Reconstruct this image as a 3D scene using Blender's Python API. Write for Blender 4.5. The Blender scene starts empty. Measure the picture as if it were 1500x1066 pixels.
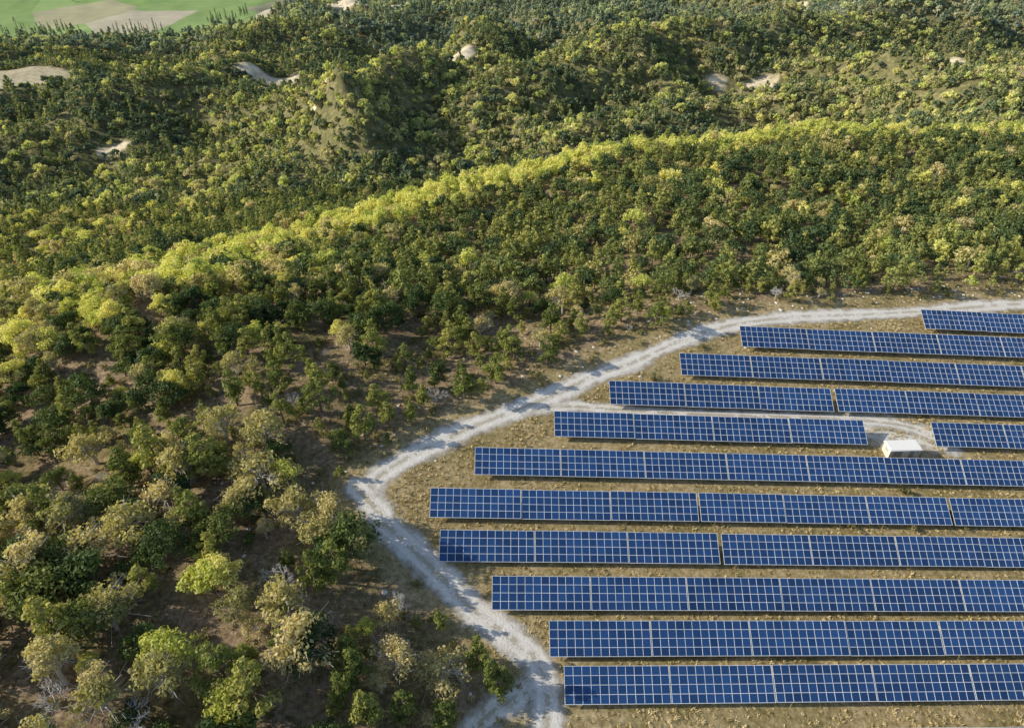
import bpy, math, random
import numpy as np
from mathutils import Vector, Matrix
random.seed(7); rng=np.random.default_rng(11)
scene=bpy.context.scene
def link(o): scene.collection.objects.link(o); return o
# ---------------------------------------------------------------- noise
_tab=np.random.default_rng(3).random((256,256))
def vnoise(x,y,s,ox=0.0):
    x=np.asarray(x)/s+ox+100; y=np.asarray(y)/s+ox*1.7+100
    xi=np.floor(x).astype(int); yi=np.floor(y).astype(int); fx=x-xi; fy=y-yi
    fx=fx*fx*(3-2*fx); fy=fy*fy*(3-2*fy)
    g=lambda a,b:_tab[a%256,b%256]
    return (g(xi,yi)*(1-fx)+g(xi+1,yi)*fx)*(1-fy)+(g(xi,yi+1)*(1-fx)+g(xi+1,yi+1)*fx)*fy
def fbm(x,y,s,o=0.0): return (vnoise(x,y,s,o)*.55+vnoise(x,y,s*.47,o+5)*.28+vnoise(x,y,s*.21,o+9)*.17)
def sst(a,b,x): t=np.clip((x-a)/(b-a),0,1); return t*t*(3-2*t)
def poly_dist(x,y,pts,closed=False):
    d=np.full(np.shape(x),1e9); n=len(pts)
    for i in range(n if closed else n-1):
        ax,ay=pts[i]; bx,by=pts[(i+1)%n]; L=(bx-ax)**2+(by-ay)**2+1e-9
        t=np.clip(((x-ax)*(bx-ax)+(y-ay)*(by-ay))/L,0,1)
        d=np.minimum(d,np.hypot(x-ax-t*(bx-ax),y-ay-t*(by-ay)))
    return d
def inside(x,y,pts):
    r=np.zeros(np.shape(x),bool); n=len(pts)
    for i in range(n):
        ax,ay=pts[i]; bx,by=pts[(i+1)%n]
        c=((ay>y)!=(by>y))&(x<(bx-ax)*(y-ay)/(by-ay+1e-12)+ax); r^=c
    return r
# ---------------------------------------------------------------- site plan (metres)
ROAD=[(5,-10),(4,20),(4.2,36),(4.9,45.1),(5.1,50),(3.6,54.3),(-.85,57.7),(-6.5,61.7),(-12.3,67.1),(-17.2,71.6),(-22.0,75.7),(-25.2,79.5),(-24.8,83.8),
 (-20.2,88.5),(-13,93.8),(-6.7,98),(1.4,102.5),(9.9,107.7),(17.4,112.8),(26.9,118),(37.1,124.8),(45.9,129.5),(56.7,133.7),(71,137.1),
 (85.4,139.3),(100.4,142),(116.1,145.3),(132.3,148.5),(170,154),(230,160),(300,166)]
SPUR=[(-2,101),(10,104),(20.9,104.2),(35,104.3),(49.5,104.9),(64,105.6),(74.6,105.8),(84,104.8),(90,101)]
YARD=[(68,104.0),(74,103.8),(80,103.8),(88,102),(94,100)]
TRACK=[(5.5,51),(0,48.5),(-4,45.5),(-8,40),(-12,30)]
STUB=[(-20,75),(-24,78.5),(-27.5,82),(-31,84)]
FIELD=ROAD+[(300,-60),(5,-60)]
CREST=[(-230,90),(-145,167),(-108,211),(-72,245),(-30,281),(52,338),(100,350),(162,355),(285,377),(420,400)]
# surveyed spot heights of the surrounding hills
CP=[(-63,45,12),(-87,86,12.3),(-145,167,-6),(-108,211,-14),(-157,320,-62),(-202,433,-86),(-270,607,-99),(-328,823,-112),(-333,1064,-132),
 (-391,1278,-142),(-247,287,-68),(-322,400,-90),(-420,556,-98),(-525,725,-110),(-560,810,-110),(-750,1086,-139),(-937,1395,-146),(-550,1086,-138),
 (0,157,7),(0,216,-7),(-30,281,-18),(0,420,-90),(0,635,-96),(0,907,-116),(0,1208,-138),(0,1450,-152),(-135,971,-128),
 (131,160,10),(161,190,0),(202,252,-11),(285,377,-27),(390,539,-62),(480,680,-100),(585,832,-106),(900,1325,-149),(162,355,-22),(119,247,-8),(88,170,6),
 (228,520,-90),(228,681,-96),(367,1147,-136),(52,340,-25),(-150,100,5),(-120,20,8),(-60,110,16),(-60,0,4),(0,0,-2),(100,0,-11),(250,60,-15),(250,150,-2),
 (-400,200,-80),(400,200,-30),(600,500,-70),(-700,600,-110),(800,900,-112),(-200,1600,-150),(1200,1800,-150),(-1400,1800,-150),(0,2400,-150),(-300,0,-30),(400,-50,-30)]
CP=np.array(CP,float)
def phi(d): return np.sqrt(d*d+400)
_A=phi(np.hypot(CP[:,None,0]-CP[None,:,0],CP[:,None,1]-CP[None,:,1])); n=len(CP)
_M=np.zeros((n+1,n+1)); _M[:n,:n]=_A; _M[:n,n]=1; _M[n,:n]=1
_W=np.linalg.solve(_M,np.append(CP[:,2],0))
RIDGES=[([(-130,540),(-72,740),(-45,900),(20,1060)],50,58),([(-315,945),(-275,955)],44,68),([(110,720),(280,820),(420,1000),(640,1100)],40,68),
        ([(-400,560),(-340,680),(-290,780)],28,48),([(360,560),(520,640),(760,680)],38,58),([(60,500),(160,580),(330,640)],26,46),([(20,640),(70,740),(160,900)],26,40)]
def plane(x,y): return -.0915*x+.1575*y-2.0
def field_w(x,y,fall=32.0):
    d=poly_dist(x,y,FIELD,True); ins=inside(x,y,FIELD)
    return np.where(ins,1.0,1-sst(4,fall,d))
def height(x,y):
    x=np.asarray(x,float); y=np.asarray(y,float)
    r=np.full(x.shape,_W[n])
    for i in range(n): r+=_W[i]*phi(np.hypot(x-CP[i,0],y-CP[i,1]))
    far=sst(330,620,y)
    jx=x+(fbm(x,y,120,11.3)-.5)*70; jy=y+(fbm(x,y,120,13.9)-.5)*70
    for p,h_,s_ in RIDGES:
        d=poly_dist(jx,jy,p); r+=h_*np.exp(-np.abs(d/s_)**1.5)
    calm=(1-.85*sst(900,1080,y)*(1-sst(-480,-380,x)))*(1-.85*(1-sst(60,150,np.hypot(x+570,y-790))))
    rd=1-np.abs(2*fbm(x+y*.35,y*.6,230,2.3)-1)*2.2
    r+= calm*((rd-.62)*34*far+(fbm(x,y,85,7.1)-.5)*38*far)+(fbm(x,y,60,4.4)-.5)*14*(1-far)
    dd=sst(1500,2600,np.hypot(x,y)); r=r*(1-dd)+dd*(-150+(fbm(x,y,900,1.1)-.5)*120)
    w=field_w(x,y)
    return w*plane(x,y)+(1-w)*(r+(fbm(x,y,13,3.3)-.5)*1.6)
FARF=[(-1900,1075),(-757,1070),(-600,1085),(-480,1115),(-410,1190),(-380,1500),(-330,2600),(-3500,2600)]
CLIFFS=[([(-112,640),(-96,700),(-80,760),(-66,820)],21),([(-155,548),(-146,552)],9),([(-285,770),(-245,780)],14),([(-215,695),(-195,705)],10),
        ([(-345,560),(-330,566)],6),([(400,815),(445,822)],14),([(430,1310),(500,1330)],30),([(760,1310),(830,1330)],30),([(195,690),(245,680)],9),([(200,1380),(330,1400)],28),
        ([(600,1180),(680,1190)],20),([(-60,940),(-20,960)],14),([(520,900),(560,905)],12),([(-290,1300),(-230,1400)],40)]
def masks(x,y):
    f=field_w(x,y,9.0)
    nz=(fbm(x,y,60,8.8)-.5)*50
    g=(inside(x+nz,y+nz,FARF)).astype(float)
    b=(np.hypot((x+572+nz*.5)/80,(y-790)/60)<1)*.5
    for p,w in CLIFFS:
        d=poly_dist(x,y,p)+(fbm(x,y,25,6.1)-.5)*w*2.6
        b=np.maximum(b,1-sst(w*.6,w*1.15,d))
    return f,g,b
# ---------------------------------------------------------------- material helpers
def mat(name):
    m=bpy.data.materials.new(name); m.use_nodes=True; nt=m.node_tree; nt.nodes.clear()
    o=nt.nodes.new('ShaderNodeOutputMaterial'); return m,nt,o
def N(nt,t,**k):
    nd=nt.nodes.new(t)
    for a,b in k.items(): setattr(nd,a,b)
    return nd
def noise(nt,vec,scale,detail=4,rough=.6):
    a=N(nt,'ShaderNodeTexNoise'); a.inputs['Scale'].default_value=scale; a.inputs['Detail'].default_value=detail; a.inputs['Roughness'].default_value=rough
    if vec is not None: nt.links.new(vec,a.inputs['Vector'])
    return a.outputs['Fac']
def ramp(nt,fac,stops,interp='LINEAR'):
    r=N(nt,'ShaderNodeValToRGB'); r.color_ramp.interpolation=interp; e=r.color_ramp.elements
    while len(e)<len(stops): e.new(.5)
    for i,(p,c) in enumerate(stops): e[i].position=p; e[i].color=(*c,1) if len(c)==3 else c
    nt.links.new(fac,r.inputs['Fac']); return r.outputs['Color']
def mix(nt,fac,a,b,mode='MIX'):
    m=N(nt,'ShaderNodeMix',data_type='RGBA',blend_type=mode)
    for s,v in ((0,fac),(6,a),(7,b)):
        if hasattr(v,'is_output'): nt.links.new(v,m.inputs[s])
        elif s==0: m.inputs[s].default_value=v
        else: m.inputs[s].default_value=(*v,1)
    return m.outputs[2]
def math_(nt,op,a,b=0.0,c=None):
    m=N(nt,'ShaderNodeMath',operation=op)
    for i,v in enumerate((a,b,c)):
        if v is None: continue
        if hasattr(v,'is_output'): nt.links.new(v,m.inputs[i])
        else: m.inputs[i].default_value=v
    return m.outputs[0]
def bsdf(nt,o,col,rough=.9,bump=None,bs=.3,spec=.3,metal=0):
    p=N(nt,'ShaderNodeBsdfPrincipled'); p.inputs['Roughness'].default_value=rough; p.inputs['Specular IOR Level'].default_value=spec; p.inputs['Metallic'].default_value=metal
    if hasattr(col,'is_output'): nt.links.new(col,p.inputs['Base Color'])
    else: p.inputs['Base Color'].default_value=(*col,1)
    if bump is not None:
        b=N(nt,'ShaderNodeBump'); b.inputs['Strength'].default_value=1; b.inputs['Distance'].default_value=bs
        nt.links.new(bump,b.inputs['Height']); nt.links.new(b.outputs['Normal'],p.inputs['Normal'])
    if o: nt.links.new(p.outputs[0],o.inputs['Surface'])
    return p
def simple(name,col,rough=.7,metal=0,var=.25,scale=3):
    m,nt,o=mat(name); tc=N(nt,'ShaderNodeTexCoord')
    f=noise(nt,tc.outputs['Object'],scale)
    c=ramp(nt,f,[(.3,tuple(v*(1-var) for v in col)),(.7,tuple(min(1,v*(1+var)) for v in col))])
    bsdf(nt,o,c,rough,metal=metal); return m
# ground
gm,nt,o=mat('hill_ground'); geo=N(nt,'ShaderNodeNewGeometry'); P=geo.outputs['Position']
at=N(nt,'ShaderNodeAttribute',attribute_name='zones'); sep=N(nt,'ShaderNodeSeparateColor'); nt.links.new(at.outputs['Color'],sep.inputs[0])
n1=noise(nt,P,.12,5); n2=noise(nt,P,1.1,6,.7); n3=noise(nt,P,4.5,4,.7)
floor=mix(nt,ramp(nt,n1,[(.4,(0,0,0)),(.62,(1,1,1))]),ramp(nt,n2,[(.3,(.09,.065,.04)),(.5,(.28,.20,.13)),(.66,(.44,.34,.23)),(.78,(.62,.54,.43))]),
          ramp(nt,n2,[(.3,(.08,.07,.03)),(.55,(.23,.185,.085)),(.75,(.40,.32,.17))]))
scrub=ramp(nt,noise(nt,P,.25,5),[(.35,(.09,.10,.04)),(.55,(.20,.195,.085)),(.75,(.38,.33,.19))])
floor=mix(nt,at.outputs['Alpha'],scrub,floor)
g1=ramp(nt,n2,[(.28,(.17,.135,.06)),(.45,(.42,.32,.16)),(.6,(.60,.475,.27)),(.78,(.76,.64,.44))])
g2=ramp(nt,n2,[(.28,(.12,.11,.04)),(.5,(.34,.27,.12)),(.75,(.55,.44,.24))])
fieldc=mix(nt,ramp(nt,n1,[(.42,(0,0,0)),(.62,(1,1,1))]),g1,g2)
fieldc=mix(nt,.4,fieldc,ramp(nt,n3,[(.3,(.4,.4,.4)),(.7,(1,1,1))]),'MULTIPLY')
vo=N(nt,'ShaderNodeTexVoronoi'); vo.inputs['Scale'].default_value=.0085
vm=N(nt,'ShaderNodeVectorMath',operation='MULTIPLY'); vm.inputs[1].default_value=(1,.6,0); nt.links.new(P,vm.inputs[0]); nt.links.new(vm.outputs[0],vo.inputs['Vector'])
vs=N(nt,'ShaderNodeSeparateColor'); nt.links.new(vo.outputs['Color'],vs.inputs[0])
farc=ramp(nt,vs.outputs[0],[(0,(.23,.34,.11)),(.3,(.30,.41,.15)),(.55,(.40,.38,.23)),(.68,(.26,.37,.13)),(.85,(.50,.45,.33))],'CONSTANT')
farc=mix(nt,.4,farc,ramp(nt,noise(nt,P,.03,5),[(.3,(.55,.55,.5)),(.7,(1,1,1))]),'MULTIPLY')
bare=ramp(nt,noise(nt,P,.15,5),[(.3,(.46,.38,.24)),(.6,(.84,.72,.53))])
c=mix(nt,sep.outputs[0],floor,fieldc); c=mix(nt,sep.outputs[1],c,farc); c=mix(nt,sep.outputs[2],c,bare)
hb=math_(nt,'ADD',math_(nt,'MULTIPLY',n2,.5),math_(nt,'MULTIPLY',n3,.25))
bsdf(nt,o,c,.95,hb,.35,.1)
# gravel
def gravel(name,width_fade=(.62,.95),grass=.5):
    m,nt,o=mat(name); geo=N(nt,'ShaderNodeNewGeometry'); P=geo.outputs['Position']
    uv=N(nt,'ShaderNodeUVMap',uv_map='UVMap'); s=N(nt,'ShaderNodeSeparateXYZ'); nt.links.new(uv.outputs[0],s.inputs[0])
    e=math_(nt,'ABSOLUTE',s.outputs[0]); a=noise(nt,P,.35,5,.65); b=noise(nt,P,2.2,4,.7); d=noise(nt,P,9,2,.6)
    col=ramp(nt,b,[(.25,(.46,.42,.36)),(.45,(.70,.65,.575)),(.7,(.88,.84,.77))])
    col=mix(nt,ramp(nt,a,[(.42,(0,0,0)),(.62,(.4,.4,.4))]),col,(.50,.44,.35))
    rut=math_(nt,'ABSOLUTE',math_(nt,'SUBTRACT',e,.36)); rut=math_(nt,'LESS_THAN',math_(nt,'ADD',rut,math_(nt,'MULTIPLY',math_(nt,'SUBTRACT',b,.5),.25)),.09)
    cen=math_(nt,'MULTIPLY',math_(nt,'LESS_THAN',math_(nt,'ADD',e,math_(nt,'MULTIPLY',b,.35)),.30),grass)
    cen=math_(nt,'MULTIPLY',cen,math_(nt,'GREATER_THAN',a,.46))
    col=mix(nt,cen,col,(.34,.29,.18)); col=mix(nt,math_(nt,'MULTIPLY',rut,.35),col,(.88,.85,.79))
    p=bsdf(nt,None,col,.95,math_(nt,'ADD',b,math_(nt,'MULTIPLY',d,.4)),.12,.2)
    k=math_(nt,'ADD',e,math_(nt,'MULTIPLY',math_(nt,'SUBTRACT',a,.5),1.2)); k=math_(nt,'ADD',k,math_(nt,'MULTIPLY',math_(nt,'SUBTRACT',b,.5),.7))
    mr=N(nt,'ShaderNodeMapRange'); mr.inputs[1].default_value=width_fade[0]; mr.inputs[2].default_value=width_fade[1]; mr.inputs[3].default_value=1; mr.inputs[4].default_value=0
    nt.links.new(k,mr.inputs[0]); fin=math_(nt,'MULTIPLY',mr.outputs[0],math_(nt,'LESS_THAN',e,.985)); t=N(nt,'ShaderNodeBsdfTransparent'); ms=N(nt,'ShaderNodeMixShader')
    nt.links.new(fin,ms.inputs[0]); nt.links.new(t.outputs[0],ms.inputs[1]); nt.links.new(p.outputs[0],ms.inputs[2]); nt.links.new(ms.outputs[0],o.inputs['Surface'])
    return m
road_m=gravel('road_gravel',(.5,.98),.5); spur_m=gravel('spur_gravel',(.4,.9),.6)
# foliage
def leafmat(name,stops,trans=.3,mul=1.0,haze=0.0):
    m,nt,o=mat(name); oi=N(nt,'ShaderNodeObjectInfo'); a=N(nt,'ShaderNodeAttribute',attribute_name='shade')
    f=math_(nt,'ADD',math_(nt,'MULTIPLY',oi.outputs['Random'],.6),math_(nt,'MULTIPLY',a.outputs['Fac'],.4))
    st=[(p_,tuple(v*mul*(1-haze)+h*haze for v,h in zip(c_,(.40,.48,.45)))) for p_,c_ in stops]  # aerial haze painted in: leaf colours blended toward a pale grey-green
    c=ramp(nt,f,st)
    p=bsdf(nt,None,c,.65,spec=.2); t=N(nt,'ShaderNodeBsdfTranslucent'); c2=mix(nt,1.0,c,(1.2,1.2,.6),'MULTIPLY'); nt.links.new(c2,t.inputs[0])
    ms=N(nt,'ShaderNodeMixShader'); ms.inputs[0].default_value=trans
    nt.links.new(p.outputs[0],ms.inputs[1]); nt.links.new(t.outputs[0],ms.inputs[2]); nt.links.new(ms.outputs[0],o.inputs['Surface']); return m
ST={'pine':([(.1,(.11,.145,.04)),(.5,(.26,.285,.075)),(.9,(.46,.43,.125))],.28),
    'holm':([(.1,(.035,.065,.024)),(.5,(.095,.14,.044)),(.9,(.23,.25,.07))],.28),
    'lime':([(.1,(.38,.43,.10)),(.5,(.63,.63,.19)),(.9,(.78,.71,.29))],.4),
    'olive':([(.1,(.30,.29,.115)),(.5,(.51,.45,.19)),(.9,(.68,.57,.32))],.35)}
LM={}
for k,(st,tr) in ST.items():
    for tier,mul,hz in (('near',1.05,0),('mid',1.12,.05),('far',1.14,.20),('distant',1.12,.46)): LM[k,tier]=leafmat(f'{k}_leaves_{tier}',st,tr,mul,hz)  # farther tiers carry more distance haze in their leaf colour
L_shrub=leafmat('shrub_leaves',[(.1,(.13,.14,.05)),(.5,(.29,.26,.11)),(.9,(.50,.42,.24))])
L_grass=leafmat('dry_grass_blades',[(.1,(.32,.28,.11)),(.45,(.62,.50,.26)),(.9,(.80,.67,.42))],.25)
bark=simple('bark',(.20,.155,.11),.9,scale=8); greybark=simple('grey_bark',(.54,.51,.47),.9,scale=8)
stone=simple('limestone',(.68,.64,.57),.9,scale=2)
# ---------------------------------------------------------------- tree meshes
class MB:
    def __init__(s): s.v=[];s.f=[];s.m=[];s.sh=[];s.nv=0
    def add(s,v,f,m,sh):
        v=np.asarray(v,float); f=np.asarray(f,int); s.v.append(v); s.f.append(f+s.nv); s.m.append(np.full(len(f),m)); s.sh.append(np.broadcast_to(sh,(len(f),))); s.nv+=len(v)
    def tube(s,pts,rad,m=0,k=5):
        pts=np.asarray(pts,float); V=[]
        for i,p in enumerate(pts):
            d=pts[min(i+1,len(pts)-1)]-pts[max(i-1,0)]; d/=np.linalg.norm(d)+1e-9
            a=np.cross(d,[0,0,1.0] if abs(d[2])<.9 else [1.0,0,0]); a/=np.linalg.norm(a); b=np.cross(d,a)
            for j in range(k): t=2*math.pi*j/k; V.append(p+rad[i]*(a*math.cos(t)+b*math.sin(t)))
        F=[[i*k+j,i*k+(j+1)%k,(i+1)*k+(j+1)%k,(i+1)*k+j] for i in range(len(pts)-1) for j in range(k)]
        s.add(V,F,m,.5)
    def leaves(s,c,nrm,size,sh,r,m=1):
        n_=len(c); q=r.normal(size=(n_,3)); q-=nrm*(q*nrm).sum(1)[:,None]; q/=np.linalg.norm(q,axis=1)[:,None]+1e-9
        w=np.cross(nrm,q); a=size[:,None]; 
        V=np.stack([c+q*a,c+w*a*.65,c-q*a,c-w*a*.65],1).reshape(-1,3)
        s.add(V,np.arange(4*n_).reshape(-1,4),m,sh)
    def obj(s,name,mats,stretch=None):
        me=bpy.data.meshes.new(name); V=np.concatenate(s.v); F=np.concatenate(s.f)
        if stretch is not None: V=V*np.array(stretch)
        me.from_pydata(V.tolist(),[],F.tolist()); 
        for m in mats: me.materials.append(m)
        me.polygons.foreach_set('material_index',np.concatenate(s.m).astype(np.int32))
        a=me.attributes.new('shade','FLOAT','FACE'); a.data.foreach_set('value',np.concatenate(s.sh).astype(np.float32)); me.update()
        return bpy.data.objects.new(name,me)
def clump(mb,c,rad,nl,ls,r,flat=.75):
    d=r.normal(size=(nl,3)); d/=np.linalg.norm(d,axis=1)[:,None]; d[:,2]=np.where(r.random(nl)<.65,np.abs(d[:,2]),d[:,2])
    rr=rad*(.4+.85*r.random(nl)**.75); p=c+d*rr[:,None]*np.array([1,1,flat])
    nn=d+r.normal(size=(nl,3))*.5; nn/=np.linalg.norm(nn,axis=1)[:,None]
    cs=r.random(); sh=np.clip(cs*.6+.4*r.random(nl),0,1)
    mb.leaves(p,nn,ls*(.5+.95*r.random(nl)),sh,r)
def tree(name,kind,seed,nleaf,ls,mats,limbs=True,stretch=None):
    r=np.random.default_rng(seed); mb=MB(); lean=r.normal(size=2)*.3
    C=[]
    if kind=='pine':
        H=7.8*r.uniform(.75,1.2); R=1.9*r.uniform(.75,1.3); nw=7
        for i in range(nw):
            f=i/(nw-1); z=H*(.26+.66*f); rad=R*(1-f)**.7*(.75+.25*math.sin(f*9+seed))+.22; k=5 if f<.7 else 3; a0=r.random()*6
            for j in range(k):
                if r.random()<.24: continue
                a=a0+j*6.283/k+r.normal()*.4; q=rad*r.uniform(.5,1.3)
                C.append((math.cos(a)*q+lean[0]*f,math.sin(a)*q+lean[1]*f,z+q*.18+r.normal()*.2,r.uniform(.4,.78)*(1-.35*f),z-.1))
        C.append((lean[0],lean[1],H*.97,.38,H*.8)); flat=.6; tr=.15
    else:
        H=6.4*r.uniform(.8,1.18); R=2.6*r.uniform(.75,1.22); nc=27 if kind!='sparse' else 24
        ax=r.uniform(.75,1.3)
        for i in range(nc):
            d=r.normal(size=3); d/=np.linalg.norm(d); d[2]=abs(d[2])*1.1-.35; q=r.uniform(.5,1.1)
            C.append((d[0]*R*q*ax+lean[0],d[1]*R*q/ax+lean[1],H*.55+d[2]*H*.42*q,R*r.uniform(.16,.36),H*r.uniform(.22,.45)))
        C.append((lean[0],lean[1],H*.70,R*.38,H*.4)); flat=.8; tr=.2
    mb.tube([(0,0,-.6),(lean[0]*.2,lean[1]*.2,H*.3),(lean[0]*.8,lean[1]*.8,H*.62),(lean[0],lean[1],H*.93 if kind=='pine' else H*.75)],[tr*1.3,tr,tr*.6,.03])
    if limbs:
        for c in C:
            f=c[4]/H; b=np.array([lean[0]*f,lean[1]*f,c[4]]); e=np.array(c[:3]); mid=(b+e)/2+np.array([0,0,.15])
            mb.tube([b,mid,e],[.07,.045,.015],k=4)
            if kind=='sparse':
                for _ in range(5):
                    g=e+r.normal(size=3)*c[3]*1.2; mb.tube([mid,(mid+g)/2+r.normal(size=3)*.1,g],[.035,.025,.01],k=3)
    tot=sum(c[3]**2 for c in C)
    for c in C: clump(mb,np.array(c[:3]),c[3]*1.15,max(6,int(nleaf*c[3]**2/tot)),ls,r,flat)
    return mb.obj(name,mats,stretch)
def bare_tree(name,seed,mats):
    r=np.random.default_rng(seed); mb=MB()
    def grow(p,d,L,rad,lev):
        e=p+d*L; m=(p+e)/2+r.normal(size=3)*L*.07; mb.tube([p,m,e],[rad,rad*.8,rad*.6],k=4 if lev else 6)
        if lev>=4: return
        for _ in range(4 if lev<3 else 5):
            q=d+r.normal(size=3)*.62; q[2]=q[2]*.8+.12; q/=np.linalg.norm(q); grow(p+(e-p)*r.uniform(.55,1),q,L*r.uniform(.55,.8),max(.022,rad*.55),lev+1)
    grow(np.array([0,0,-.3]),np.array([0,0,1.0]),2.0,.16,0); return mb.obj(name,mats)
def shrub(name,seed,mats):
    r=np.random.default_rng(seed); mb=MB()
    for i in range(6):
        c=np.array([r.normal()*.45,r.normal()*.45,r.uniform(.25,.7)]); clump(mb,c,r.uniform(.3,.5),45,.12,r,.8); mb.tube([(0,0,-.1),c*.5,c],[.03,.02,.01],k=3)
    return mb.obj(name,mats)
def tuft(name,seed,mats):
    r=np.random.default_rng(seed); mb=MB()
    for i in range(26):
        a=r.random()*6.28; q=r.random()*.38; b=np.array([math.cos(a)*q,math.sin(a)*q,0]); h=r.uniform(.06,.2); t=b+np.array([math.cos(a)*h*.9,math.sin(a)*h*.9,h]); s_=np.array([-math.sin(a),math.cos(a),0])*.05
        mb.add([b-s_,b+s_,t+s_*.3,t-s_*.3],[[0,1,2,3]],0,r.random())
    return mb.obj(name,mats)
def rock(name,seed,mats):
    import bmesh
    bm=bmesh.new(); bmesh.ops.create_icosphere(bm,subdivisions=2,radius=.35); r=random.Random(seed)
    s=(r.uniform(.8,1.5),r.uniform(.7,1.1),r.uniform(.4,.7))
    for v in bm.verts: k=1+r.uniform(-.16,.16); v.co=Vector((v.co.x*s[0]*k,v.co.y*s[1]*k,v.co.z*s[2]*k))
    me=bpy.data.meshes.new(name); bm.to_mesh(me); bm.free(); me.materials.append(mats[0]); return bpy.data.objects.new(name,me)
def coll(name,objs):
    c=bpy.data.collections.new(name)
    for o_ in objs: c.objects.link(o_)
    return c
KINDS={'pine':('pine',bark),'holm':('broad',bark),'lime':('broad',bark),'olive':('sparse',greybark)}
NEAR={};MID={};FAR={};DIST={}
for k,(kd,bk) in KINDS.items():
    nl={'pine':1900,'holm':2200,'lime':2100,'olive':1300}[k]
    NEAR[k]=[tree(f'{k}_tree_near',kd,100+i*7+len(k),nl,.175,[bk,LM[k,'near']]) for i in range(9)]
    MID[k]=[tree(f'{k}_tree_mid',kd,300+i*7+len(k),540,.32,[bk,LM[k,'mid']],False) for i in range(8)]
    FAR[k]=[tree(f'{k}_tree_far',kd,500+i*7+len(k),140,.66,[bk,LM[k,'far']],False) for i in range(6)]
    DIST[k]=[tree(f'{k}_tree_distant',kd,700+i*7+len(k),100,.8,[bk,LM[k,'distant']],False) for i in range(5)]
NEAR['bare']=[bare_tree('bare_tree_near',40+i,[greybark]) for i in range(4)]; MID['bare']=NEAR['bare']; FAR['bare']=FAR['olive']; DIST['bare']=DIST['olive']
# ---------------------------------------------------------------- scatter with geometry nodes
def scatter(name,col_,pos,rz,sc):
    if len(pos)==0: return
    me=bpy.data.meshes.new(name); me.from_pydata(np.asarray(pos).tolist(),[],[])
    for an,v in (('rz',rz),('sc',sc)):
        a=me.attributes.new(an,'FLOAT','POINT'); a.data.foreach_set('value',np.asarray(v,np.float32))
    ob=link(bpy.data.objects.new(name,me))
    g=bpy.data.node_groups.new(name+'_scatter','GeometryNodeTree')
    g.interface.new_socket('Geometry',in_out='INPUT',socket_type='NodeSocketGeometry'); g.interface.new_socket('Geometry',in_out='OUTPUT',socket_type='NodeSocketGeometry')
    gi=g.nodes.new('NodeGroupInput'); go=g.nodes.new('NodeGroupOutput'); ip=g.nodes.new('GeometryNodeInstanceOnPoints')
    ci=g.nodes.new('GeometryNodeCollectionInfo'); ci.inputs['Collection'].default_value=col_; ci.inputs['Separate Children'].default_value=True; ci.inputs['Reset Children'].default_value=True
    a1=g.nodes.new('GeometryNodeInputNamedAttribute'); a1.data_type='FLOAT'; a1.inputs['Name'].default_value='rz'
    a2=g.nodes.new('GeometryNodeInputNamedAttribute'); a2.data_type='FLOAT'; a2.inputs['Name'].default_value='sc'
    cx=g.nodes.new('ShaderNodeCombineXYZ'); L=g.links.new
    L(gi.outputs[0],ip.inputs['Points']); L(ci.outputs[0],ip.inputs['Instance']); ip.inputs['Pick Instance'].default_value=True
    L(a1.outputs['Attribute'],cx.inputs['Z']); L(cx.outputs[0],ip.inputs['Rotation']); L(a2.outputs['Attribute'],ip.inputs['Scale']); L(ip.outputs[0],go.inputs[0])
    md=ob.modifiers.new('scatter','NODES'); md.node_group=g; return ob
# ---------------------------------------------------------------- terrain sheet
ys=[-70.0]
while ys[-1]<7000:
    y=ys[-1]; ys.append(y+(1.0 if y<170 else 1.0+(y-170)*.011))
ys=np.array(ys); nu=441; us=np.linspace(-1,1,nu); us=np.sign(us)*np.abs(us)**1.1
X=us[None,:]*(190+.95*np.maximum(ys,0))[:,None]; Y=np.repeat(ys[:,None],nu,1); Z=height(X,Y)
V=np.stack([X,Y,Z],-1).reshape(-1,3); ny=len(ys); ii=np.arange(ny-1)[:,None]*nu+np.arange(nu-1)[None,:]
F=np.stack([ii,ii+1,ii+nu+1,ii+nu],-1).reshape(-1,4)
me=bpy.data.meshes.new('terrain'); me.from_pydata(V.tolist(),[],F.tolist()); me.materials.append(gm)
f_,g_,b_=masks(X,Y); ca=me.color_attributes.new('zones','FLOAT_COLOR','POINT')
ca.data.foreach_set('color',np.stack([f_,g_,b_,1-.8*sst(250,450,Y)],-1).reshape(-1).astype(np.float32)); me.shade_smooth()
link(bpy.data.objects.new('hill_terrain',me))
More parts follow.
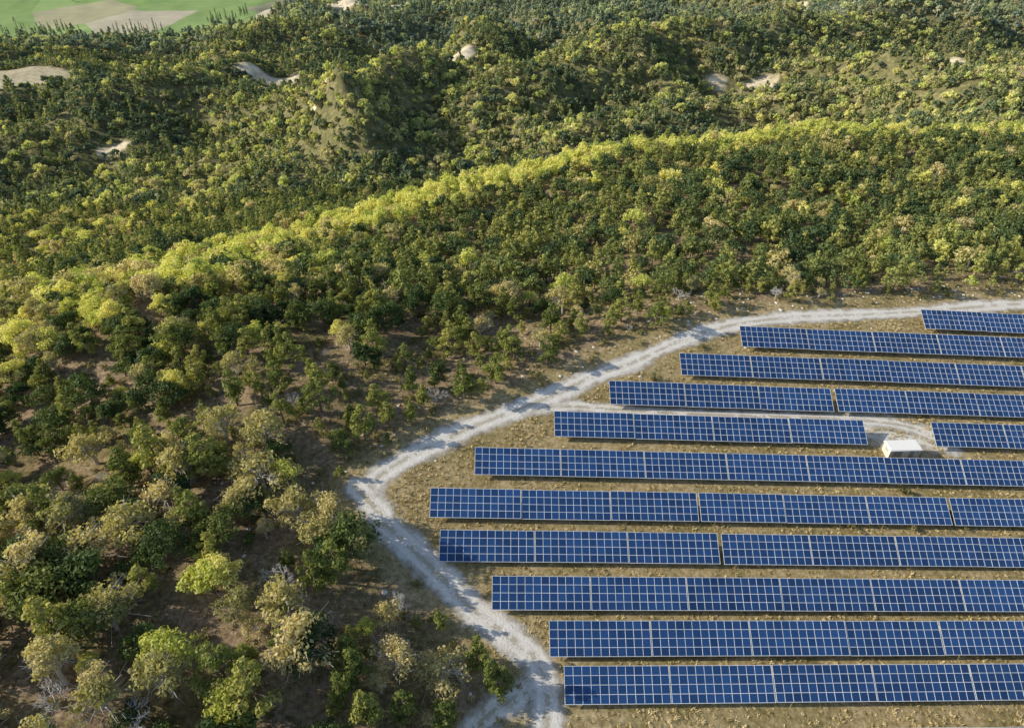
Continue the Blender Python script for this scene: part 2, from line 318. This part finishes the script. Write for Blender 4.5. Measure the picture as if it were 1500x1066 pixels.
# ---------------------------------------------------------------- roads
def smooth(pts,k=6):
    P_=[np.array(p,float) for p in pts]; out=[]
    for i in range(len(P_)-1):
        p0=P_[max(i-1,0)];p1=P_[i];p2=P_[i+1];p3=P_[min(i+2,len(P_)-1)]
        for j in range(k):
            t=j/k; out.append(.5*((2*p1)+(-p0+p2)*t+(2*p0-5*p1+4*p2-p3)*t*t+(-p0+3*p1-3*p2+p3)*t**3))
    out.append(P_[-1]); return np.array(out)
def ribbon(name,pts,hw,m,off,wfun=None):
    c=smooth(pts); d=np.gradient(c,axis=0); d/=np.linalg.norm(d,axis=1)[:,None]; nrm=np.stack([-d[:,1],d[:,0]],1)
    e=np.linspace(-1,1,13); K=len(e); s=np.concatenate([[0],np.cumsum(np.linalg.norm(np.diff(c,axis=0),axis=1))])
    w=hw*(1+.25*(vnoise(s,s*0,9,3.3)-.5)*2)
    if wfun is not None: w=w*wfun(c)
    x=c[:,0][:,None]+nrm[:,0][:,None]*e*w[:,None]; y=c[:,1][:,None]+nrm[:,1][:,None]*e*w[:,None]; z=height(x,y)+off
    V=np.stack([x,y,z],-1).reshape(-1,3); k=K; ii=np.arange(len(c)-1)[:,None]*k+np.arange(k-1)[None]; F=np.stack([ii,ii+1,ii+k+1,ii+k],-1).reshape(-1,4)[:,::-1]
    me=bpy.data.meshes.new(name); me.from_pydata(V.tolist(),[],F.tolist()); me.materials.append(m)
    endf=1-np.clip(np.minimum(s,s[-1]-s)/3.0,0,1); ee=np.sqrt(np.broadcast_to(e,x.shape)**2+(endf[:,None]*1.3)**2)
    uv=me.uv_layers.new(name='UVMap'); E=np.stack([ee,np.repeat(s[:,None],k,1)],-1).reshape(-1,2)
    uv.data.foreach_set('uv',E[F.reshape(-1)].reshape(-1).astype(np.float32)); me.shade_smooth(); link(bpy.data.objects.new(name,me))
ribbon('gravel_road',ROAD,3.3,road_m,.07,lambda c:1-.22*sst(-15,40,c[:,0])*(c[:,1]>85)); ribbon('gravel_service_track',SPUR,2.2,spur_m,.04); ribbon('gravel_yard',YARD,5.5,spur_m,.02)
ribbon('dirt_track',TRACK,2.6,spur_m,.05); ribbon('dirt_turnout',STUB,3.2,spur_m,.10)
# ---------------------------------------------------------------- solar rows
u=Vector((.9952,.0492,-.0833)).normalized(); b=Vector((-.049,.9988,0)); v=(b*math.cos(math.radians(30))+Vector((0,0,1))*math.sin(math.radians(30))); v=(v-u*v.dot(u)).normalized(); w=u.cross(v)
R3=Matrix((u,v,w)).transposed()
glass,nt,o=mat('photovoltaic_glass'); a=N(nt,'ShaderNodeAttribute',attribute_name='shade'); tc=N(nt,'ShaderNodeTexCoord'); s=N(nt,'ShaderNodeSeparateXYZ'); nt.links.new(tc.outputs['Object'],s.inputs[0])
oi=N(nt,'ShaderNodeObjectInfo')
base=ramp(nt,math_(nt,'ADD',math_(nt,'MULTIPLY',a.outputs['Fac'],.6),math_(nt,'MULTIPLY',oi.outputs['Random'],.4)),[(0,(.006,.030,.10)),(1,(.020,.080,.24))])
def lines(src,per,wd,off=0.0):
    f=math_(nt,'FRACT',math_(nt,'DIVIDE',math_(nt,'ADD',src,off+50*per),per)); return math_(nt,'LESS_THAN',f,wd)
ln=math_(nt,'MAXIMUM',lines(s.outputs[0],15.8/12/6,.05),lines(s.outputs[1],5.1/4/6,.05))
base=mix(nt,math_(nt,'MULTIPLY',ln,.35),base,(.18,.24,.36)); bsdf(nt,o,base,.2,spec=.6)
frame=simple('aluminium_frame',(.72,.75,.79),.5,0,.2,.08); steel=simple('galvanised_steel',(.28,.27,.26),.55,.6); back=simple('panel_backsheet',(.35,.35,.36),.7)
def boxv(x0,x1,y0,y1,z0,z1):
    V=[(x,y,z) for z in (z0,z1) for y in (y0,y1) for x in (x0,x1)]; return V,[[0,2,3,1],[4,5,7,6],[0,1,5,4],[2,6,7,3],[0,4,6,2],[1,3,7,5]]
def table_mesh(seed):
    r=np.random.default_rng(seed); mb=MB(); L_,S=15.8,5.1; nx,nyy=12,4
    for i in range(nx):
        for j in range(nyy):
            x0,x1=i*L_/nx+.02,(i+1)*L_/nx-.02; y0,y1=-S/2+j*S/nyy+.02,-S/2+(j+1)*S/nyy-.02
            z=.04+r.normal()*.002; tl=r.normal()*.006; tm=r.normal()*.006
            mb.add([(x0,y0,z-tl-tm),(x1,y0,z+tl-tm),(x1,y1,z+tl+tm),(x0,y1,z-tl+tm)],[[0,1,2,3]],0,r.random()); 
    V_,F_=boxv(0.01,L_-.01,-S/2+.01,S/2-.01,-.02,.015); mb.add(V_,F_,3,.5)
    for i in range(nx+1):
        x=i*L_/nx; V_,F_=boxv(x-.035,x+.035,-S/2,S/2,.018,.06); mb.add(V_,F_,1,.5)
    for j in range(nyy+1):
        y=-S/2+j*S/nyy; V_,F_=boxv(-.04,L_+.04,y-.035,y+.035,.020,.065); mb.add(V_,F_,1,.5)
    for y in (-1.7,-.4,.9,2.0):
        V_,F_=boxv(.1,L_-.1,y-.05,y+.05,-.16,-.03); mb.add(V_,F_,2,.5)
    upl=np.array(R3.transposed()@Vector((0,0,1)))
    for lx in (1.2,4.6,8,11.4,14.6):
        for ly in (-1.5,1.6):
            off=R3@Vector((lx,ly,0)); h=2.0+off.z-(-.0915*off.x+.1575*off.y)+.4
            p=np.array([lx,ly,-.1]); mb.tube([p,p-upl*h],[.07,.07],2,6)
        V_,F_=boxv(lx-.05,lx+.05,-2.1,2.2,-.27,-.165); mb.add(V_,F_,2,.5)
        off=R3@Vector((lx,-1.5,0)); h=2.0+off.z-(-.0915*off.x+.1575*off.y)
        mb.tube([np.array([lx,-1.5,-.1])-upl*h*.8,np.array([lx,1.0,-.2])],[.04,.04],2,5)
    o_=mb.obj('solar_table',[glass,frame,steel,back]); return o_.data
TM=[table_mesh(i) for i in range(6)]
rows=[(40.6,51,[(0,7)]),(49.5,7.7,[(0,10)]),(56.2,5.75,[(0,10)]),(63.3,-3.15,[(0,11)]),(71.4,-12.0,[(0,3),(48.6,9)]),(79.4,-14.2,[(0,3),(48.3,3),(96.8,6)]),(88.2,-6.8,[(0,12)]),
      (97.2,8.25,[(0,4),(78.6,6)]),(105.6,20,[(0,3),(48.8,8)]),(114.4,36.4,[(0,10)]),(123.5,52,[(0,10)]),(132.0,99.5,[(0,7)])]
for c,x0,segs in rows:
    y0=c+.0494*x0; E=link(bpy.data.objects.new('solar_panel_row',None)); o0=Vector((x0,y0,float(plane(x0,y0))+2.0)); E.location=o0; E.empty_display_size=1; kk=0
    for st,cnt in segs:
        for i in range(cnt):
            kk+=1; q=bpy.data.objects.new(f'panel_table_{kk}',random.choice(TM)); link(q); q.parent=E
            jit=Vector((0,0,random.uniform(-.08,.08)+(-.15 if st>0 and c==71.4 else 0)))
            q.matrix_local=Matrix.Translation(u*(st+i*16.0)+jit)@R3.to_4x4()@Matrix.Rotation(random.gauss(0,.006),4,'X')
# ---------------------------------------------------------------- transformer hut
white=simple('white_painted_roof',(.80,.79,.75),.6,0,.06); cream=simple('cream_render',(.70,.66,.54),.85,0,.12); doorm=simple('door_paint',(.30,.31,.28),.5,0,.1); conc=simple('concrete',(.38,.36,.33),.9,0,.2)
def part(name,boxes,m,parent):
    mb=MB()
    for q in boxes: V_,F_=boxv(*q); mb.add(V_,F_,0,.5)
    o_=mb.obj(name,[m]); link(o_); o_.parent=parent
    bv=o_.modifiers.new('bevel','BEVEL'); bv.width=.02; return o_
hx,hy=78.3,97.6; hut=link(bpy.data.objects.new('transformer_hut',None)); hut.location=(hx,hy,float(plane(hx,hy))); hut.rotation_euler=(0,0,.04)
part('plinth',[(-3.5,3.5,-1.7,1.7,-.6,.25)],conc,hut); part('walls',[(-3.1,3.1,-1.3,1.3,.252,2.45)],cream,hut)
part('roof',[(-3.3,3.3,-1.5,1.5,2.452,2.62),(-3.15,3.15,-1.35,1.35,2.622,2.72)],white,hut)
part('doors',[(-2.4,-1.5,-1.34,-1.302,.3,2.2),(-1.46,-.56,-1.34,-1.302,.3,2.2),(.9,1.9,-1.34,-1.302,.3,2.2)],doorm,hut)
part('vents',[(2.15,2.85,-1.34,-1.302,1.5+.12*i,1.56+.12*i) for i in range(5)]+[(-3.14,-3.102,-.5,.5,1.4+.12*i,1.46+.12*i) for i in range(6)],doorm,hut)
# ---------------------------------------------------------------- vegetation placement
def jgrid(x0,x1,y0,y1,s):
    gx,gy=np.meshgrid(np.arange(x0,x1,s),np.arange(y0,y1,s)); gx=gx.ravel()+rng.uniform(-.55,.55,gx.size)*s; gy=gy.ravel()+rng.uniform(-.55,.55,gy.size)*s; return gx,gy
def place(y0,y1,s):
    hw=85+.76*y1; x,y=jgrid(-hw,hw,y0,y1,s); k=np.abs(x)<85+.76*np.maximum(y,0); x,y=x[k],y[k]
    f,g,bb=masks(x,y); ins=inside(x,y,FIELD); dr=poly_dist(x,y,ROAD); dc=poly_dist(x,y,CREST)+(fbm(x,y,40,1.9)-.5)*22
    nA=fbm(x,y,22,4.2); nB=fbm(x,y,90,6.6)
    # open belt beside the road
    belt=np.where(x<-15,np.where(y<90,12,38),np.where(x<60,38-(x+15)*.33,13))+(nA-.5)*24
    dens=np.where(dr<belt,.50*sst(3.0,8,dr), .95)
    dens=np.where((dr>=belt)&(nA<.36),.6,dens)
    left=(x<-24)&(y<92); dens=np.where(left,np.where(nA<.46,.36,np.where((y<64)&(x>-55),.6,.78))*sst(4,9,dr),dens)
    dens=np.where((bb>.12)&(y>250),.0,dens); dens=np.where(g>.2,.003,dens); dens=np.where(ins,0,dens); dens=np.where(dr<3.9,0,dens)
    far=y>300; dens=np.where(far&(nA<.32)&(dens>.1),.7,dens)
    keep=rng.random(x.size)<dens
    x,y,dr,dc,nA,nB,left,belt=[q[keep] for q in (x,y,dr,dc,nA,nB,left,belt)]
    P_={'pine':np.full(x.size,.46),'holm':np.full(x.size,.42),'lime':np.full(x.size,.05),'olive':np.full(x.size,.07),'bare':np.zeros(x.size)}
    def setp(m,**k):
        for a_,b_ in k.items(): P_[a_]=np.where(m,b_,P_[a_])
    setp(y>260,pine=.54,holm=.28,lime=.09,olive=.09)
    setp((y>260)&(nB>.57),pine=.40,holm=.10,lime=.28,olive=.22)
    setp((y>260)&(nB<.43),pine=.40,holm=.54,lime=.03,olive=.03)
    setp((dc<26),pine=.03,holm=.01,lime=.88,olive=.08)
    setp((x<-62)&(y<190)&(y>92)&(dc<60),pine=.10,holm=.12,lime=.40,olive=.38)
    setp(left,pine=.20,holm=.28,lime=.12,olive=.34,bare=.06)
    setp((dr<belt)&~left,pine=.76,holm=.03,lime=.02,olive=.10,bare=.09)
    ks=list(P_); M=np.stack([P_[k] for k in ks],1); M=np.cumsum(M/M.sum(1)[:,None],1); t=(rng.random(x.size)[:,None]>M).sum(1)
    sc=(.45+.85*rng.random(x.size)**1.35)*np.where(left,1.24,1)*np.where(dr<belt,.92,1)
    return x,y,t,sc,ks,dr
ROW_OBJ={'pine':'pine_tree','holm':'holm_oak_tree','lime':'young_oak_tree','olive':'budding_oak_tree','bare':'bare_tree'}
FOREST={'pine':'pine_forest','holm':'holm_oak_forest','lime':'young_oak_forest','olive':'budding_oak_forest','bare':'leafless_forest'}
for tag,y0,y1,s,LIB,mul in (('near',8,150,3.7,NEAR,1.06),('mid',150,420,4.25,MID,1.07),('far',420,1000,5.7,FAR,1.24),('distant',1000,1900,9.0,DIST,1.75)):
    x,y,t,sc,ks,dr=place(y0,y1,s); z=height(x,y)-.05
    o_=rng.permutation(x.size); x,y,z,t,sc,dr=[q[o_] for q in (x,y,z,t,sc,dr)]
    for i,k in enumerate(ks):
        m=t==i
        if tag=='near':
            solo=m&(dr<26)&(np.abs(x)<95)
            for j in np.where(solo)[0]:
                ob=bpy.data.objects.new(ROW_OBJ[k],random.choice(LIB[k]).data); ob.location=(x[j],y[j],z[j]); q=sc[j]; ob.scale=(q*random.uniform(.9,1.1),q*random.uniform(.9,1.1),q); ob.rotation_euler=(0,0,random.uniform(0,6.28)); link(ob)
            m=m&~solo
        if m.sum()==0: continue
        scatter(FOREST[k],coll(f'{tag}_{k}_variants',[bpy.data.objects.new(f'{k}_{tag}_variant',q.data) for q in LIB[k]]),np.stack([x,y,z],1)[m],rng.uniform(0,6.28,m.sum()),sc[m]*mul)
# large oaks lower left
for (x,y,s,k) in [(-45,60.5,1.4,'lime'),(-58,56,1.45,'olive'),(-66,66,1.5,'olive'),(-72,62,1.5,'olive'),(-60,46,1.4,'olive'),(-52,42,1.3,'olive')]:
    ob=bpy.data.objects.new(ROW_OBJ[k],random.choice(NEAR[k]).data); ob.location=(x,y,float(height(x,y))); ob.scale=(s,s,s); link(ob)
# poplars in far fields
px=[];
for (a_,b_,nn) in (((-600,1120),(-530,1137),16),((-490,1205),(-440,1270),18),((-820,1130),(-690,1120),20),((-700,1110),(-640,1100),16)):
    for i in range(nn): t=i/nn; px.append((a_[0]+(b_[0]-a_[0])*t+random.uniform(-3,3),a_[1]+(b_[1]-a_[1])*t+random.uniform(-3,3)))
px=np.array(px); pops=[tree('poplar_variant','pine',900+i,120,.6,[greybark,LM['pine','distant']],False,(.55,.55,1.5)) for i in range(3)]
scatter('poplar_row',coll('poplar_variants',pops),np.stack([px[:,0],px[:,1],height(px[:,0],px[:,1])],1),rng.uniform(0,6,len(px)),rng.uniform(1.0,1.7,len(px)))
# shrubs
x,y=jgrid(-130,200,15,190,2.3); dr=poly_dist(x,y,ROAD); ins=inside(x,y,FIELD); q=fbm(x,y,9,2.2); k=(rng.random(x.size)<np.where(ins,.015,np.where(dr<45,.30,.22)))&(dr>3.3)&((q>.45)|(rng.random(x.size)<.3)); x,y=x[k],y[k]
scatter('undergrowth_shrubs',coll('shrub_variants',[shrub('shrub_variant',i,[bark,L_shrub]) for i in range(5)]),np.stack([x,y,height(x,y)],1),rng.uniform(0,6,x.size),rng.uniform(.45,1.3,x.size))
# grass
x,y=jgrid(-45,175,28,165,.72); dr=poly_dist(x,y,ROAD); ds=poly_dist(x,y,SPUR); ins=inside(x,y,FIELD); q=fbm(x,y,5,7.7)
k=(rng.random(x.size)<np.where(ins,np.where(q>.5,.65,.2),np.where(dr<30,.2,0)))&(dr>2.4)&(ds>1.3)&(np.abs(x)<20+.8*(y+40)); x,y=x[k],y[k]
scatter('dry_grass',coll('tuft_variants',[tuft('tuft_variant',i,[L_grass]) for i in range(6)]),np.stack([x,y,height(x,y)],1),rng.uniform(0,6,x.size),rng.uniform(.5,1.6,x.size))
# rocks
x,y=jgrid(-60,170,40,165,1.5); dr=poly_dist(x,y,ROAD); ins=inside(x,y,FIELD); k=(rng.random(x.size)<np.where(dr<12,np.where(ins,.02,np.where(x>30,.22,.06)),.012))&(dr>2.9)&~(ins&(dr>12)); x,y=x[k],y[k]
scatter('limestone_rocks',coll('rock_variants',[rock('rock_variant',i,[stone]) for i in range(5)]),np.stack([x,y,height(x,y)],1),rng.uniform(0,6,x.size),rng.uniform(.3,1.2,x.size))
# ---------------------------------------------------------------- light
el=math.radians(29); az=math.radians(271)
wd=bpy.data.worlds.new('World'); scene.world=wd; wd.use_nodes=True; nt=wd.node_tree; bg=nt.nodes['Background']; sk=nt.nodes.new('ShaderNodeTexSky'); sk.sky_type='NISHITA'; sk.sun_disc=False
sk.sun_elevation=el; sk.sun_rotation=az; nt.links.new(sk.outputs[0],bg.inputs[0]); bg.inputs[1].default_value=.15
sd=bpy.data.lights.new('sun','SUN'); sd.energy=5.0; sd.angle=math.radians(.5); sd.color=(1,.925,.77); so=link(bpy.data.objects.new('sun',sd))
D=Vector((-math.sin(az)*math.cos(el),-math.cos(az)*math.cos(el),-math.sin(el))); so.rotation_euler=D.to_track_quat('-Z','Y').to_euler(); so.location=(-100,0,200)
cd=bpy.data.cameras.new('camera'); cd.lens=24; cd.sensor_width=36; cd.clip_end=20000; cd.clip_start=1; co=link(bpy.data.objects.new('camera',cd)); co.location=(0,0,105.7); co.rotation_euler=(math.radians(90-38),0,0); scene.camera=co
scene.view_settings.view_transform='Standard'; scene.view_settings.look='None'; scene.view_settings.exposure=0
